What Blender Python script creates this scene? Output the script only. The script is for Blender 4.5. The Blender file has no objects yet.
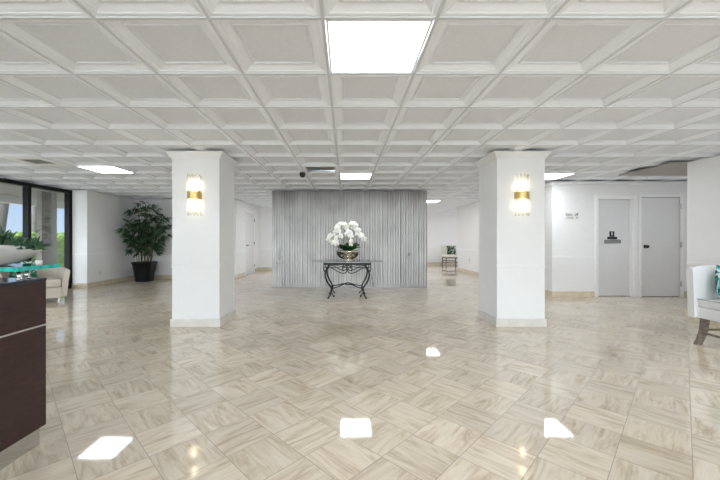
import bpy, bmesh, math, random
from mathutils import Vector, Matrix
random.seed(7)
PI = math.pi
SC = bpy.context.scene
COL = SC.collection
CEIL = 2.37
EYE = 1.19

# ------------------------------------------------------------------ materials
def new_mat(name):
    m = bpy.data.materials.new(name); m.use_nodes = True
    nt = m.node_tree
    return m, nt, nt.nodes['Principled BSDF'], nt.nodes['Material Output']

def N(nt, typ, **kw):
    n = nt.nodes.new(typ)
    for k, v in kw.items():
        if hasattr(n, k): setattr(n, k, v)
    return n

def mathn(nt, op, a, b=None, clamp=False):
    n = nt.nodes.new('ShaderNodeMath'); n.operation = op; n.use_clamp = clamp
    for i, x in enumerate((a, b)):
        if x is None: continue
        if isinstance(x, (int, float)): n.inputs[i].default_value = x
        else: nt.links.new(x, n.inputs[i])
    return n.outputs[0]

def ramp(nt, fac, stops):
    r = nt.nodes.new('ShaderNodeValToRGB')
    cr = r.color_ramp
    while len(cr.elements) < len(stops): cr.elements.new(0.5)
    for e, (p, c) in zip(cr.elements, stops):
        e.position = p; e.color = (*c, 1)
    nt.links.new(fac, r.inputs['Fac'])
    return r.outputs['Color']

def pm(name, col, rough=0.5, metal=0.0, var=0.0, scale=8.0, bump=0.0, bscale=60.0, stretch=None, spec=None, sheen=0):
    """plain procedural material: two-tone noise variation and optional fine bump"""
    m, nt, b, out = new_mat(name)
    b.inputs['Roughness'].default_value = rough
    b.inputs['Metallic'].default_value = metal
    if spec is not None: b.inputs['Specular IOR Level'].default_value = spec
    if sheen: b.inputs['Sheen Weight'].default_value = sheen
    tc = N(nt, 'ShaderNodeTexCoord')
    vec = tc.outputs['Object']
    if stretch:
        mp = N(nt, 'ShaderNodeMapping'); mp.inputs['Scale'].default_value = stretch
        nt.links.new(vec, mp.inputs['Vector']); vec = mp.outputs[0]
    ns = N(nt, 'ShaderNodeTexNoise'); ns.inputs['Scale'].default_value = scale; ns.inputs['Detail'].default_value = 4
    nt.links.new(vec, ns.inputs['Vector'])
    lo = tuple(max(0, c * (1 - var)) for c in col); hi = tuple(min(1, c * (1 + var)) for c in col)
    nt.links.new(ramp(nt, ns.outputs['Fac'], [(0.3, lo), (0.7, hi)]), b.inputs['Base Color'])
    if bump:
        n2 = N(nt, 'ShaderNodeTexNoise'); n2.inputs['Scale'].default_value = bscale
        nt.links.new(vec, n2.inputs['Vector'])
        bp = N(nt, 'ShaderNodeBump'); bp.inputs['Strength'].default_value = bump; bp.inputs['Distance'].default_value = 0.01
        nt.links.new(n2.outputs['Fac'], bp.inputs['Height']); nt.links.new(bp.outputs[0], b.inputs['Normal'])
    return m

def glass_mat(name, tint, refl=1.0, rough=0.0, ior=1.5):
    m, nt, b, out = new_mat(name)
    nt.nodes.remove(b)
    tr = N(nt, 'ShaderNodeBsdfTransparent'); tr.inputs['Color'].default_value = (*tint, 1)
    gl = N(nt, 'ShaderNodeBsdfGlossy'); gl.inputs['Roughness'].default_value = rough
    fr = N(nt, 'ShaderNodeFresnel'); fr.inputs['IOR'].default_value = ior
    mx = N(nt, 'ShaderNodeMixShader')
    nt.links.new(mathn(nt, 'MULTIPLY', fr.outputs[0], refl, True), mx.inputs[0])
    nt.links.new(tr.outputs[0], mx.inputs[1]); nt.links.new(gl.outputs[0], mx.inputs[2])
    nt.links.new(mx.outputs[0], out.inputs['Surface'])
    return m

def rod_mat():
    m = glass_mat('frosted_glass_rod', (0.96, 0.97, 0.96), 1.0, 0.05, 1.45); nt = m.node_tree
    out = nt.nodes['Material Output']; src = out.inputs['Surface'].links[0].from_socket
    tl = N(nt, 'ShaderNodeBsdfTranslucent'); tl.inputs['Color'].default_value = (0.93, 0.93, 0.91, 1)
    mx = N(nt, 'ShaderNodeMixShader'); mx.inputs[0].default_value = 0.45
    nt.links.new(src, mx.inputs[1]); nt.links.new(tl.outputs[0], mx.inputs[2]); nt.links.new(mx.outputs[0], out.inputs['Surface'])
    return m

def emit_mat(name, col, strength, front=False):
    m, nt, b, out = new_mat(name)
    nt.nodes.remove(b)
    e = N(nt, 'ShaderNodeEmission'); e.inputs['Color'].default_value = (*col, 1); e.inputs['Strength'].default_value = strength
    nt.links.new(e.outputs[0], out.inputs['Surface'])
    if front: m.cycles.emission_sampling = 'FRONT'
    return m

def floor_mat():
    m, nt, b, out = new_mat('polished_travertine_tile')
    A = math.radians(45.0); S = 0.300
    geo = N(nt, 'ShaderNodeNewGeometry'); sp = N(nt, 'ShaderNodeSeparateXYZ'); nt.links.new(geo.outputs['Position'], sp.inputs[0])
    X, Y = sp.outputs[0], sp.outputs[1]
    u = mathn(nt, 'SUBTRACT', mathn(nt, 'MULTIPLY', X, math.cos(A) / S), mathn(nt, 'MULTIPLY', Y, math.sin(A) / S))
    v = mathn(nt, 'ADD', mathn(nt, 'MULTIPLY', X, math.sin(A) / S), mathn(nt, 'MULTIPLY', Y, math.cos(A) / S))
    u = mathn(nt, 'SUBTRACT', u, 0.032 / S); v = mathn(nt, 'SUBTRACT', v, 0.244 / S)
    iu = mathn(nt, 'FLOOR', u); iv = mathn(nt, 'FLOOR', v)
    fu = mathn(nt, 'SUBTRACT', u, iu); fv = mathn(nt, 'SUBTRACT', v, iv)
    par = mathn(nt, 'FLOORED_MODULO', mathn(nt, 'ADD', iu, iv), 2.0)
    d = mathn(nt, 'SUBTRACT', v, u)
    a = mathn(nt, 'ADD', u, mathn(nt, 'MULTIPLY', par, d))
    c = mathn(nt, 'SUBTRACT', v, mathn(nt, 'MULTIPLY', par, d))
    cid = N(nt, 'ShaderNodeCombineXYZ'); nt.links.new(iu, cid.inputs[0]); nt.links.new(iv, cid.inputs[1])
    wn = N(nt, 'ShaderNodeTexWhiteNoise'); nt.links.new(cid.outputs[0], wn.inputs['Vector'])
    off = mathn(nt, 'MULTIPLY', wn.outputs['Value'], 40.0)
    def noise(sa, sc, scale, detail, dist, zo):
        cv = N(nt, 'ShaderNodeCombineXYZ')
        nt.links.new(mathn(nt, 'MULTIPLY', a, sa), cv.inputs[0]); nt.links.new(mathn(nt, 'MULTIPLY', c, sc), cv.inputs[1])
        nt.links.new(mathn(nt, 'ADD', off, zo), cv.inputs[2])
        n = N(nt, 'ShaderNodeTexNoise'); n.inputs['Scale'].default_value = scale; n.inputs['Detail'].default_value = detail
        n.inputs['Distortion'].default_value = dist; n.inputs['Roughness'].default_value = 0.6
        nt.links.new(cv.outputs[0], n.inputs['Vector']); return n.outputs['Fac']
    n1 = noise(0.45, 2.4, 1.4, 5, 1.6, 0)
    n2 = noise(1.0, 8.0, 1.6, 6, 1.0, 7)
    mixv = mathn(nt, 'ADD', mathn(nt, 'MULTIPLY', n1, 0.68), mathn(nt, 'MULTIPLY', n2, 0.32))
    colr = ramp(nt, mixv, [(0.29, FLOOR_C[0]), (0.42, FLOOR_C[1]), (0.52, FLOOR_C[2]), (0.68, FLOOR_C[3])])
    br = mathn(nt, 'ADD', mathn(nt, 'MULTIPLY', wn.outputs['Value'], 0.16), 0.90)
    mul = N(nt, 'ShaderNodeVectorMath', operation='SCALE'); nt.links.new(colr, mul.inputs[0]); nt.links.new(br, mul.inputs['Scale'])
    eu = mathn(nt, 'MINIMUM', fu, mathn(nt, 'SUBTRACT', 1.0, fu)); ev = mathn(nt, 'MINIMUM', fv, mathn(nt, 'SUBTRACT', 1.0, fv))
    e = mathn(nt, 'MINIMUM', eu, ev)
    gr = mathn(nt, 'LESS_THAN', e, 0.0055)
    mx = N(nt, 'ShaderNodeMix', data_type='RGBA'); nt.links.new(gr, mx.inputs['Factor'])
    nt.links.new(mul.outputs[0], mx.inputs[6]); mx.inputs[7].default_value = (0.24, 0.20, 0.155, 1)
    nt.links.new(mx.outputs[2], b.inputs['Base Color'])
    nt.links.new(mathn(nt, 'ADD', mathn(nt, 'MULTIPLY', n2, 0.04), mathn(nt, 'ADD', mathn(nt, 'MULTIPLY', gr, 0.4), 0.022)), b.inputs['Roughness'])
    b.inputs['IOR'].default_value = 1.75
    return m

def metal_wall_mat():
    m, nt, b, out = new_mat('brushed_corrugated_metal')
    tc = N(nt, 'ShaderNodeTexCoord')
    mp = N(nt, 'ShaderNodeMapping'); mp.inputs['Scale'].default_value = (1.2, 1, 0.7); nt.links.new(tc.outputs['Object'], mp.inputs[0])
    ns = N(nt, 'ShaderNodeTexNoise'); ns.inputs['Scale'].default_value = 1.9; ns.inputs['Detail'].default_value = 2; ns.inputs['Distortion'].default_value = .4
    nt.links.new(mp.outputs[0], ns.inputs['Vector'])
    nt.links.new(ramp(nt, ns.outputs['Fac'], [(0.25, (0.245, 0.235, 0.228)), (0.75, (0.42, 0.403, 0.392))]), b.inputs['Base Color'])
    b.inputs['Metallic'].default_value = 1.0
    nt.links.new(mathn(nt, 'ADD', mathn(nt, 'MULTIPLY', ns.outputs['Fac'], 0.26), 0.19), b.inputs['Roughness'])
    return m

def marble_mat(name, c0, c1, rough=0.2):
    m, nt, b, out = new_mat(name)
    geo = N(nt, 'ShaderNodeNewGeometry')
    ns = N(nt, 'ShaderNodeTexNoise'); ns.inputs['Scale'].default_value = 5; ns.inputs['Detail'].default_value = 6; ns.inputs['Distortion'].default_value = 1.2
    nt.links.new(geo.outputs['Position'], ns.inputs['Vector'])
    nt.links.new(ramp(nt, ns.outputs['Fac'], [(0.3, c0), (0.7, c1)]), b.inputs['Base Color'])
    b.inputs['Roughness'].default_value = rough
    return m

def wood_mat(name, c0, c1, scale=(1, 1, 12), rough=0.35):
    m, nt, b, out = new_mat(name)
    tc = N(nt, 'ShaderNodeTexCoord'); mp = N(nt, 'ShaderNodeMapping'); mp.inputs['Scale'].default_value = scale
    nt.links.new(tc.outputs['Object'], mp.inputs[0])
    ns = N(nt, 'ShaderNodeTexNoise'); ns.inputs['Scale'].default_value = 6; ns.inputs['Detail'].default_value = 6; ns.inputs['Distortion'].default_value = .4
    nt.links.new(mp.outputs[0], ns.inputs['Vector'])
    nt.links.new(ramp(nt, ns.outputs['Fac'], [(0.3, c0), (0.7, c1)]), b.inputs['Base Color'])
    b.inputs['Roughness'].default_value = rough
    return m

def pattern_mat(name, base, others, scale, rough=0.85):
    """printed fabric: blotchy leaf shapes from distorted voronoi"""
    m, nt, b, out = new_mat(name)
    tc = N(nt, 'ShaderNodeTexCoord')
    ns = N(nt, 'ShaderNodeTexNoise'); ns.inputs['Scale'].default_value = scale; ns.inputs['Detail'].default_value = 2; ns.inputs['Distortion'].default_value = 2.0
    nt.links.new(tc.outputs['Object'], ns.inputs['Vector'])
    k = [(0.0, others[0]), (0.44, others[0]), (0.46, others[1]), (0.54, others[1]), (0.56, base), (1.0, base)]
    r = ramp(nt, ns.outputs['Fac'], k)
    nt.links.new(r, b.inputs['Base Color']); b.inputs['Roughness'].default_value = rough
    return m

FLOOR_C = [(0.42, 0.325, 0.225), (0.585, 0.495, 0.38), (0.70, 0.62, 0.505), (0.77, 0.705, 0.605)]
M = dict(
    wall=pm('white_wall_paint', (0.83, 0.83, 0.835), 0.45, var=0.012, bump=0.03, bscale=150),
    column=pm('white_column_paint', (0.785, 0.788, 0.795), 0.4, var=0.01, bump=0.02, bscale=150),
    trim=pm('white_trim_paint', (0.87, 0.87, 0.87), 0.3, var=0.01),
    door=pm('pale_grey_door_paint', (0.72, 0.72, 0.73), 0.35, var=0.012),
    ceil=pm('white_ceiling_tile', (0.865, 0.895, 0.94), 0.6, var=0.01, bump=0.02, bscale=200),
    ceilpanel=pm('fine_grained_ceiling_panel', (0.76, 0.79, 0.835), 0.75, var=0.02, scale=30, bump=0.05, bscale=300),
    tbar=pm('grey_ceiling_grid', (0.63, 0.655, 0.69), 0.5, var=0.02),
    soffit=pm('taupe_soffit_paint', (0.36, 0.35, 0.31), 0.6, var=0.03),
    floor=floor_mat(),
    base_marble=marble_mat('beige_marble_base', (0.58, 0.50, 0.37), (0.70, 0.63, 0.50)),
    col_marble=marble_mat('pale_marble_base', (0.62, 0.60, 0.55), (0.73, 0.71, 0.67)),
    metalwall=metal_wall_mat(),
    panel=emit_mat('light_panel_glow', (0.93, 0.965, 1.0), 17.0, True),
    bulb=emit_mat('warm_bulb_glow', (1.0, 0.86, 0.66), 11.0),
    rod=rod_mat(),
    brass=pm('brushed_brass', (0.62, 0.47, 0.20), 0.28, 1.0, var=0.08),
    chrome=pm('brushed_steel', (0.62, 0.62, 0.63), 0.25, 1.0, var=0.05),
    darkmetal=pm('dark_bronze', (0.035, 0.032, 0.03), 0.4, 0.6, var=0.1),
    iron=pm('black_wrought_iron', (0.018, 0.017, 0.017), 0.45, 0.5, var=0.2, bump=0.15, bscale=90),
    tableglass=glass_mat('table_glass', (0.90, 0.92, 0.915), 1.0),
    glassedge=pm('table_glass_edge', (0.30, 0.33, 0.33), 0.1, var=0.05),
    deskglass=glass_mat('desk_glass', (0.72, 0.90, 0.87), 1.0),
    teal=pm('teal_glass_edge', (0.03, 0.42, 0.37), 0.08, var=0.25, scale=30),
    pane=glass_mat('window_glass', (0.95, 0.97, 0.97), 0.22),
    black=pm('black_window_frame', (0.010, 0.010, 0.011), 0.55, var=0.1, spec=0.2),
    blackpot=pm('black_planter_glaze', (0.006, 0.006, 0.007), 0.4, var=0.15, spec=0.25),
    espresso=wood_mat('espresso_wood', (0.020, 0.009, 0.008), (0.045, 0.018, 0.015), (2, 2, 14), 0.32),
    desktop=pm('dark_polished_counter', (0.02, 0.025, 0.04), 0.08, var=0.1),
    soil=pm('dark_soil', (0.03, 0.022, 0.015), 0.95, var=0.4, scale=40, bump=0.6),
    palm=pm('dark_palm_leaf', (0.032, 0.078, 0.034), 0.42, var=0.7, scale=6),
    cane=pm('palm_cane', (0.10, 0.085, 0.035), 0.7, var=0.4, scale=20),
    succ=pm('succulent_leaf', (0.022, 0.072, 0.030), 0.5, var=0.6, scale=18),
    orleaf=pm('orchid_leaf', (0.020, 0.072, 0.018), 0.35, var=0.4, scale=10),
    orstem=pm('orchid_stem', (0.10, 0.16, 0.04), 0.5, var=0.2),
    petal=pm('white_orchid_petal', (0.88, 0.88, 0.85), 0.6, var=0.03, scale=20),
    lip=pm('yellow_orchid_lip', (0.66, 0.55, 0.16), 0.6, var=0.1),
    silverbowl=pm('hammered_silver', (0.80, 0.78, 0.69), 0.25, 1.0, var=0.2, scale=12, bump=0.15, bscale=40),
    stone=pm('pale_stone_planter', (0.45, 0.435, 0.41), 0.6, var=0.06, scale=12),
    beige=pm('beige_upholstery', (0.56, 0.50, 0.44), 0.9, var=0.04, scale=30, bump=0.1, bscale=300),
    white_up=pm('white_upholstery', (0.76, 0.76, 0.77), 0.75, var=0.02, bump=0.06, bscale=300),
    piping=pm('grey_piping', (0.42, 0.42, 0.43), 0.8, var=0.05),
    cream=pm('cream_upholstery', (0.74, 0.71, 0.64), 0.8, var=0.03),
    legwood=wood_mat('weathered_grey_wood', (0.13, 0.105, 0.08), (0.27, 0.23, 0.18), (3, 3, 20), 0.5),
    darkleg=wood_mat('brown_chair_wood', (0.05, 0.035, 0.028), (0.12, 0.085, 0.065), (3, 3, 20), 0.5),
    tealprint=pattern_mat('teal_leaf_print', (0.72, 0.76, 0.74), [(0.01, 0.12, 0.14), (0.05, 0.40, 0.42)], 9),
    greenprint=pattern_mat('green_leaf_print', (0.70, 0.70, 0.66), [(0.012, 0.035, 0.018), (0.03, 0.09, 0.05)], 7),
    leafprint=pattern_mat('tropical_leaf_print', (0.72, 0.73, 0.70), [(0.012, 0.10, 0.05), (0.05, 0.24, 0.14)], 8),
    plastic=pm('white_plastic', (0.80, 0.80, 0.79), 0.4, var=0.01),
    ink=pm('black_ink', (0.015, 0.015, 0.015), 0.6, var=0.1),
    signblack=pm('black_sign_plate', (0.02, 0.02, 0.022), 0.35, var=0.1),
    signgrey=pm('grey_sign_plate', (0.27, 0.27, 0.27), 0.35, 0.3, var=0.05),
    signwhite=pm('white_sign_symbol', (0.8, 0.8, 0.8), 0.5, var=0.01),
    ventmetal=pm('grey_vent_metal', (0.45, 0.45, 0.45), 0.45, 0.2, var=0.03),
    ventdark=pm('dark_vent_opening', (0.07, 0.07, 0.07), 0.8, var=0.1),
    hedge=pm('sunny_hedge_leaf', (0.17, 0.30, 0.035), 0.6, var=0.6, scale=3),
    trunk=pm('grey_palm_bark', (0.085, 0.078, 0.072), 0.9, var=0.3, scale=6, stretch=(1, 1, 8), bump=0.4, bscale=20),
    frond=pm('palm_frond_green', (0.06, 0.13, 0.03), 0.6, var=0.4),
    ext=pm('taupe_exterior_stucco', (0.20, 0.185, 0.16), 0.85, var=0.04, scale=10, bump=0.1),
    extpale=pm('pale_exterior_paint', (0.62, 0.62, 0.58), 0.8, var=0.03),
    ground=pm('terrace_paving', (0.50, 0.48, 0.44), 0.8, var=0.08, scale=2),
)

# ------------------------------------------------------------------ mesh helpers
def BM(): return bmesh.new()

def add_box(bm, x0, x1, y0, y1, z0, z1, bev=0.0, seg=2, mi=0):
    g = bmesh.ops.create_cube(bm, size=1.0)
    vs = g['verts']
    for v in vs:
        v.co = Vector((x0 + (v.co.x + .5) * (x1 - x0), y0 + (v.co.y + .5) * (y1 - y0), z0 + (v.co.z + .5) * (z1 - z0)))
    fs = {f for v in vs for f in v.link_faces}
    for f in fs: f.material_index = mi
    if bev > 0:
        es = {e for v in vs for e in v.link_edges}
        r = bmesh.ops.bevel(bm, geom=list(es), offset=bev, segments=seg, profile=0.5, affect='EDGES', clamp_overlap=True)
        for f in r['faces']: f.material_index = mi
    return vs

def add_tube(bm, pts, rad, sides=8, cap=True):
    pts = [Vector(p) for p in pts]
    n = len(pts); rings = []
    up = Vector((0, 0, 1)); prev = None
    for i, p in enumerate(pts):
        t = (pts[min(i + 1, n - 1)] - pts[max(i - 1, 0)]).normalized()
        if prev is None:
            a = up if abs(t.z) < .9 else Vector((1, 0, 0))
            x = t.cross(a).normalized()
        else:
            x = prev - t * prev.dot(t)
            x = x.normalized() if x.length > 1e-6 else t.orthogonal().normalized()
        prev = x
        y = t.cross(x)
        r = rad[i] if isinstance(rad, (list, tuple)) else rad
        rings.append([bm.verts.new(p + x * (r * math.cos(2 * PI * k / sides)) + y * (r * math.sin(2 * PI * k / sides))) for k in range(sides)])
    for i in range(n - 1):
        for k in range(sides):
            bm.faces.new((rings[i][k], rings[i][(k + 1) % sides], rings[i + 1][(k + 1) % sides], rings[i + 1][k]))
    if cap:
        bm.faces.new(rings[0][::-1]); bm.faces.new(rings[-1])

def add_lathe(bm, prof, seg=32, cx=0, cy=0, sx=1, sy=1, mi=0):
    rings = []
    for r, z in prof:
        if r < 1e-6: rings.append([bm.verts.new((cx, cy, z))])
        else: rings.append([bm.verts.new((cx + sx * r * math.cos(2 * PI * k / seg), cy + sy * r * math.sin(2 * PI * k / seg), z)) for k in range(seg)])
    for a, b in zip(rings[:-1], rings[1:]):
        for k in range(seg):
            q = (k + 1) % seg
            if len(a) == 1 and len(b) == 1: continue
            if len(a) == 1: f = bm.faces.new((a[0], b[q], b[k]))
            elif len(b) == 1: f = bm.faces.new((a[k], a[q], b[0]))
            else: f = bm.faces.new((a[k], a[q], b[q], b[k]))
            f.material_index = mi

def add_prism(bm, poly, z0, z1, top_mi=0, side_mi=0):
    """polygon in xy extruded in z"""
    a = [bm.verts.new((x, y, z0)) for x, y in poly]; b = [bm.verts.new((x, y, z1)) for x, y in poly]
    f = bm.faces.new(a[::-1]); f.material_index = top_mi
    f = bm.faces.new(b); f.material_index = top_mi
    for i in range(len(poly)):
        j = (i + 1) % len(poly)
        f = bm.faces.new((a[i], a[j], b[j], b[i])); f.material_index = side_mi

def obj(name, bm, mat, parent=None, smooth=False, recalc=True):
    if recalc: bmesh.ops.recalc_face_normals(bm, faces=bm.faces)
    me = bpy.data.meshes.new(name); bm.to_mesh(me); bm.free()
    for m in (mat if isinstance(mat, (list, tuple)) else [mat]): me.materials.append(m)
    if smooth:
        for p in me.polygons: p.use_smooth = True
    o = bpy.data.objects.new(name, me); COL.objects.link(o)
    if parent: o.parent = parent
    return o

def smooth_angle(o, deg=40):
    me = o.data
    for p in me.polygons: p.use_smooth = True
    try: me.set_sharp_from_angle(angle=math.radians(deg))
    except Exception: pass
    return o

def boxo(name, mat, x0, x1, y0, y1, z0, z1, parent=None, bev=0.0):
    bm = BM(); add_box(bm, x0, x1, y0, y1, z0, z1, bev); return obj(name, bm, mat, parent)

def struct(o): o['kind'] = 'structure'; return o
def sbox(name, mat, *a, bev=0.0): return struct(boxo(name, mat, *a, bev=bev))

def tag(o, label, cat, group=None):
    o['label'] = label; o['category'] = cat
    if group: o['group'] = group
    return o
def thing(name, label, cat, loc=(0, 0, 0), rz=0, group=None):
    o = bpy.data.objects.new(name, None); COL.objects.link(o)
    o.empty_display_size = 0.1
    o.location = loc; o.rotation_euler = (0, 0, rz)
    return tag(o, label, cat, group)
def dup(root, loc, rz=None, label=None, group=None):
    r = root.copy(); COL.objects.link(r); r.location = loc
    if rz is not None: r.rotation_euler = (0, 0, rz)
    if label: r['label'] = label
    if group: r['group'] = group
    for ch in list(root.children):
        c = ch.copy(); COL.objects.link(c); c.parent = r
        for g in list(ch.children):
            d = g.copy(); COL.objects.link(d); d.parent = c
    return r
def bez(p0, p1, p2, p3, n=12):
    out = []
    for i in range(n + 1):
        t = i / n; s = 1 - t
        out.append(Vector(p0) * s**3 + Vector(p1) * (3 * s * s * t) + Vector(p2) * (3 * s * t * t) + Vector(p3) * t**3)
    return out
def catmull(P, n=6):
    P = [Vector(p) for p in P]; Q = [P[0] * 2 - P[1]] + P + [P[-1] * 2 - P[-2]]; out = []
    for i in range(1, len(Q) - 2):
        for k in range(n):
            t = k / n
            out.append(0.5 * ((2 * Q[i]) + (Q[i + 1] - Q[i - 1]) * t + (2 * Q[i - 1] - 5 * Q[i] + 4 * Q[i + 1] - Q[i + 2]) * t * t + (3 * Q[i] - Q[i - 1] - 3 * Q[i + 1] + Q[i + 2]) * t**3))
    out.append(P[-1]); return out

# ------------------------------------------------------------------ the setting
struct(boxo('floor', M['floor'], -6.95, 7.5, -6.2, 15.8, -0.12, 0.0))

# coffered ceiling: 2 ft cells, cells that hold a light or a vent stay empty
G = 0.61; GX0 = -0.1235; GY0 = 1.812
def cell(n, r): return (GX0 + G * n, GX0 + G * (n + 1), GY0 + G * r, GY0 + G * (r + 1))
LIGHTS = [(0, 0), (-7, 6), (0, 7), (6, 7), (4, 14)]
FILL_LIGHTS = [(-7, -1), (6, 0), (-4, -7), (0, -7), (5, -7), (-3, 14), (1, 14), (4, 19), (9, 19)]  # unseen panels, added to brighten the lobby and halls
VENTS = [(-1, 6), (-8, 5)]
skip = set(LIGHTS + FILL_LIGHTS + VENTS)
bm = BM()
prof = [(0.0, 0.0), (0.0105, 0.0), (0.0105, 0.007), (0.024, 0.004), (0.036, 0.006), (0.040, 0.013), (0.046, 0.013), (0.080, 0.034), (0.090, 0.035), (0.093, 0.024), (0.103, 0.024), (0.107, 0.035), (0.116, 0.036)]
for n in range(-11, 13):
    for r in range(-13, 23):
        x0, x1, y0, y1 = cell(n, r)
        rings = []
        last = 2 if (n, r) in skip else len(prof)
        for d, z in prof[:last]:
            rings.append([bm.verts.new(p) for p in ((x0 + d, y0 + d, CEIL + z), (x1 - d, y0 + d, CEIL + z), (x1 - d, y1 - d, CEIL + z), (x0 + d, y1 - d, CEIL + z))])
        for i in range(len(rings) - 1):
            for k in range(4):
                q = (k + 1) % 4
                f = bm.faces.new((rings[i][k], rings[i + 1][k], rings[i + 1][q], rings[i][q]))
                f.material_index = 1 if i < 1 else (2 if i >= 9 else 0)
        if last > 2: bm.faces.new(rings[-1][::-1]).material_index = 2
struct(obj('ceiling', bm, [M['ceil'], M['tbar'], M['ceilpanel']], recalc=False))
sbox('ceiling_deck', M['ceil'], -6.85, 7.6, -6.2, 15.85, CEIL + 0.12, CEIL + 0.16)
sbox('ceiling_soffit', M['soffit'], 5.0, 7.3, 5.2, 6.2, CEIL - 0.02, CEIL - 0.001)

# walls
W = M['wall']
sbox('wall_left_end', W, -6.72, -6.28, 8.2, 10.1, 0, CEIL)
sbox('wall_back_left', W, -6.90, -3.28, 10.1, 10.25, 0, CEIL)
sbox('wall_hall_left', W, -3.43, -3.28, 10.25, 12.76, 0, CEIL)
sbox('wall_hall_back', W, -3.43, 1.0, 12.76, 12.9, 0, CEIL)
sbox('wall_hall_inner', W, 0.9, 1.0, 12.9, 15.5, 0, CEIL)
sbox('wall_hall_far', W, 0.9, 6.6, 15.5, 15.65, 0, CEIL)
sbox('wall_hall_right', W, 4.24, 4.39, 6.95, 12.84, 0, CEIL)
sbox('wall_alcove_front', W, 4.39, 6.6, 12.70, 12.84, 0, CEIL)
sbox('wall_alcove_right', W, 6.5, 6.6, 12.84, 15.5, 0, CEIL)
sbox('light_stop_behind_doors', W, 4.39, 7.42, 7.25, 7.35, 0, CEIL)  # unseen closure, added to stop sky light leaking under the doors
sbox('wall_recess_right', W, 7.30, 7.42, 5.2, 6.95, 0, CEIL)
sbox('wall_recess_front', W, 5.25, 7.42, 5.05, 5.2, 0, CEIL)
sbox('wall_right', W, 5.25, 5.4, -6.1, 5.05, 0, CEIL)
bm = BM()   # the wall with the two doors: openings left for them
for a in ((4.39, 5.17, 0, CEIL), (5.17, 5.90, 2.03, CEIL), (5.90, 6.07, 0, CEIL), (6.07, 6.87, 2.05, CEIL), (6.87, 7.42, 0, CEIL)):
    add_box(bm, a[0], a[1], 6.95, 7.10, a[2], a[3])
struct(obj('wall_front_right', bm, W))
# metal clad core
bm = BM()
x0, x1, pitch = -1.815, 1.987, 0.0633
nrib = int((x1 - x0) / pitch); pts = []
for i in range(nrib):
    xa = x0 + (x1 - x0) * i / nrib; w = (x1 - x0) / nrib
    for fx, fy in ((0.0, 0.0), (0.06, -0.004), (0.18, -0.011), (0.35, -0.016), (0.55, -0.0165), (0.72, -0.013), (0.84, -0.007), (0.92, 0.0)):
        pts.append((xa + fx * w, 8.30 + fy))
pts.append((x1, 8.30))
lo = [bm.verts.new((x, y, 0.015)) for x, y in pts]; hi = [bm.verts.new((x, y, CEIL)) for x, y in pts]
for i in range(len(pts) - 1): bm.faces.new((lo[i], lo[i + 1], hi[i + 1], hi[i]))
core = sbox('wall_center', W, x0 + 0.003, x1 - 0.003, 8.302, 10.2, 0, CEIL)
cl = obj('metal_cladding', bm, M['metalwall'], core, recalc=False)
for p in cl.data.polygons: p.use_smooth = True
cl.data.set_sharp_from_angle(angle=math.radians(50))
boxo('bottom_rail', M['signgrey'], x0, x1, 8.278, 8.301, 0, 0.03, core)
for xs in (-1.40, 1.99 - 0.64):
    boxo('seam_strip', M['ventmetal'], xs, xs + 0.012, 8.279, 8.30, 0.03, CEIL, core)
# glazed window bays, for the left wall and the added rear wall
k = 0
def glazed(n, x0, x1, y0, y1):
    along_y = (y1 - y0) > (x1 - x0)
    f = 0.07
    bm = BM()
    if along_y:
        add_box(bm, x0, x1, y0, y0 + f / 2, 0, CEIL); add_box(bm, x0, x1, y1 - f / 2, y1, 0, CEIL)
        add_box(bm, x0, x1, y0 + f / 2, y1 - f / 2, CEIL - 0.08, CEIL); add_box(bm, x0, x1, y0 + f / 2, y1 - f / 2, 0, 0.09)
        xm = (x0 + x1) / 2; pn = (xm - .004, xm + .004, y0 + f / 2, y1 - f / 2, 0.09, CEIL - 0.08)
    else:
        add_box(bm, x0, x0 + f / 2, y0, y1, 0, CEIL); add_box(bm, x1 - f / 2, x1, y0, y1, 0, CEIL)
        add_box(bm, x0 + f / 2, x1 - f / 2, y0, y1, CEIL - 0.08, CEIL); add_box(bm, x0 + f / 2, x1 - f / 2, y0, y1, 0, 0.09)
        ym = (y0 + y1) / 2; pn = (x0 + f / 2, x1 - f / 2, ym - .004, ym + .004, 0.09, CEIL - 0.08)
    w = struct(obj('window_%d' % n, bm, M['black']))
    boxo('pane', M['pane'], *pn, parent=w)
wn = 1
yy = 8.16
for i in range(10):
    glazed(wn, -6.77, -6.65, yy - 1.05, yy); wn += 1; yy -= 1.05
sbox('wall_left', W, -6.85, -6.65, -6.1, yy, 0, CEIL)
sbox('trim_1', M['black'], -6.78, -6.64, 8.16, 8.20, 0, CEIL)
for i in range(8):
    xa = -6.65 + i * (11.9 / 8); glazed(wn, xa, xa + 11.9 / 8, -6.12, -6.0); wn += 1  # rear bays out of view, added to brighten the room from behind

# baseboards and chair rails of the walls: (name, x0, x1, y0, y1) footprint
BB = 0.115; T = 0.02
def base(side, x0, x1, y0, y1, m='base_marble'): sbox('baseboard_' + side, M[m], x0, x1, y0, y1, 0, BB, bev=0.003)
base('left_end', -6.64, -6.26, 8.18, 8.2); base('left', -6.28, -6.26, 8.2, 10.08); base('back_left', -6.28, -3.26, 10.08, 10.1)
base('hall_left', -3.28, -3.26, 10.1, 10.95); base('hall_left_far', -3.28, -3.26, 12.05, 12.74); base('hall_back', -3.28, 1.0, 12.74, 12.76)
base('hall_far', 1.0, 6.5, 15.48, 15.5); base('hall_right', 4.22, 4.24, 6.93, 12.86); base('hall_right_end', 4.24, 4.5, 12.84, 12.86)
base('front_right', 4.24, 5.10, 6.93, 6.95); base('front_far_right', 6.95, 7.30, 6.93, 6.95)
base('right', 5.23, 5.25, -6, 5.22); base('right_end', 5.25, 7.3, 5.2, 5.22)
tn = [2]
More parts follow.
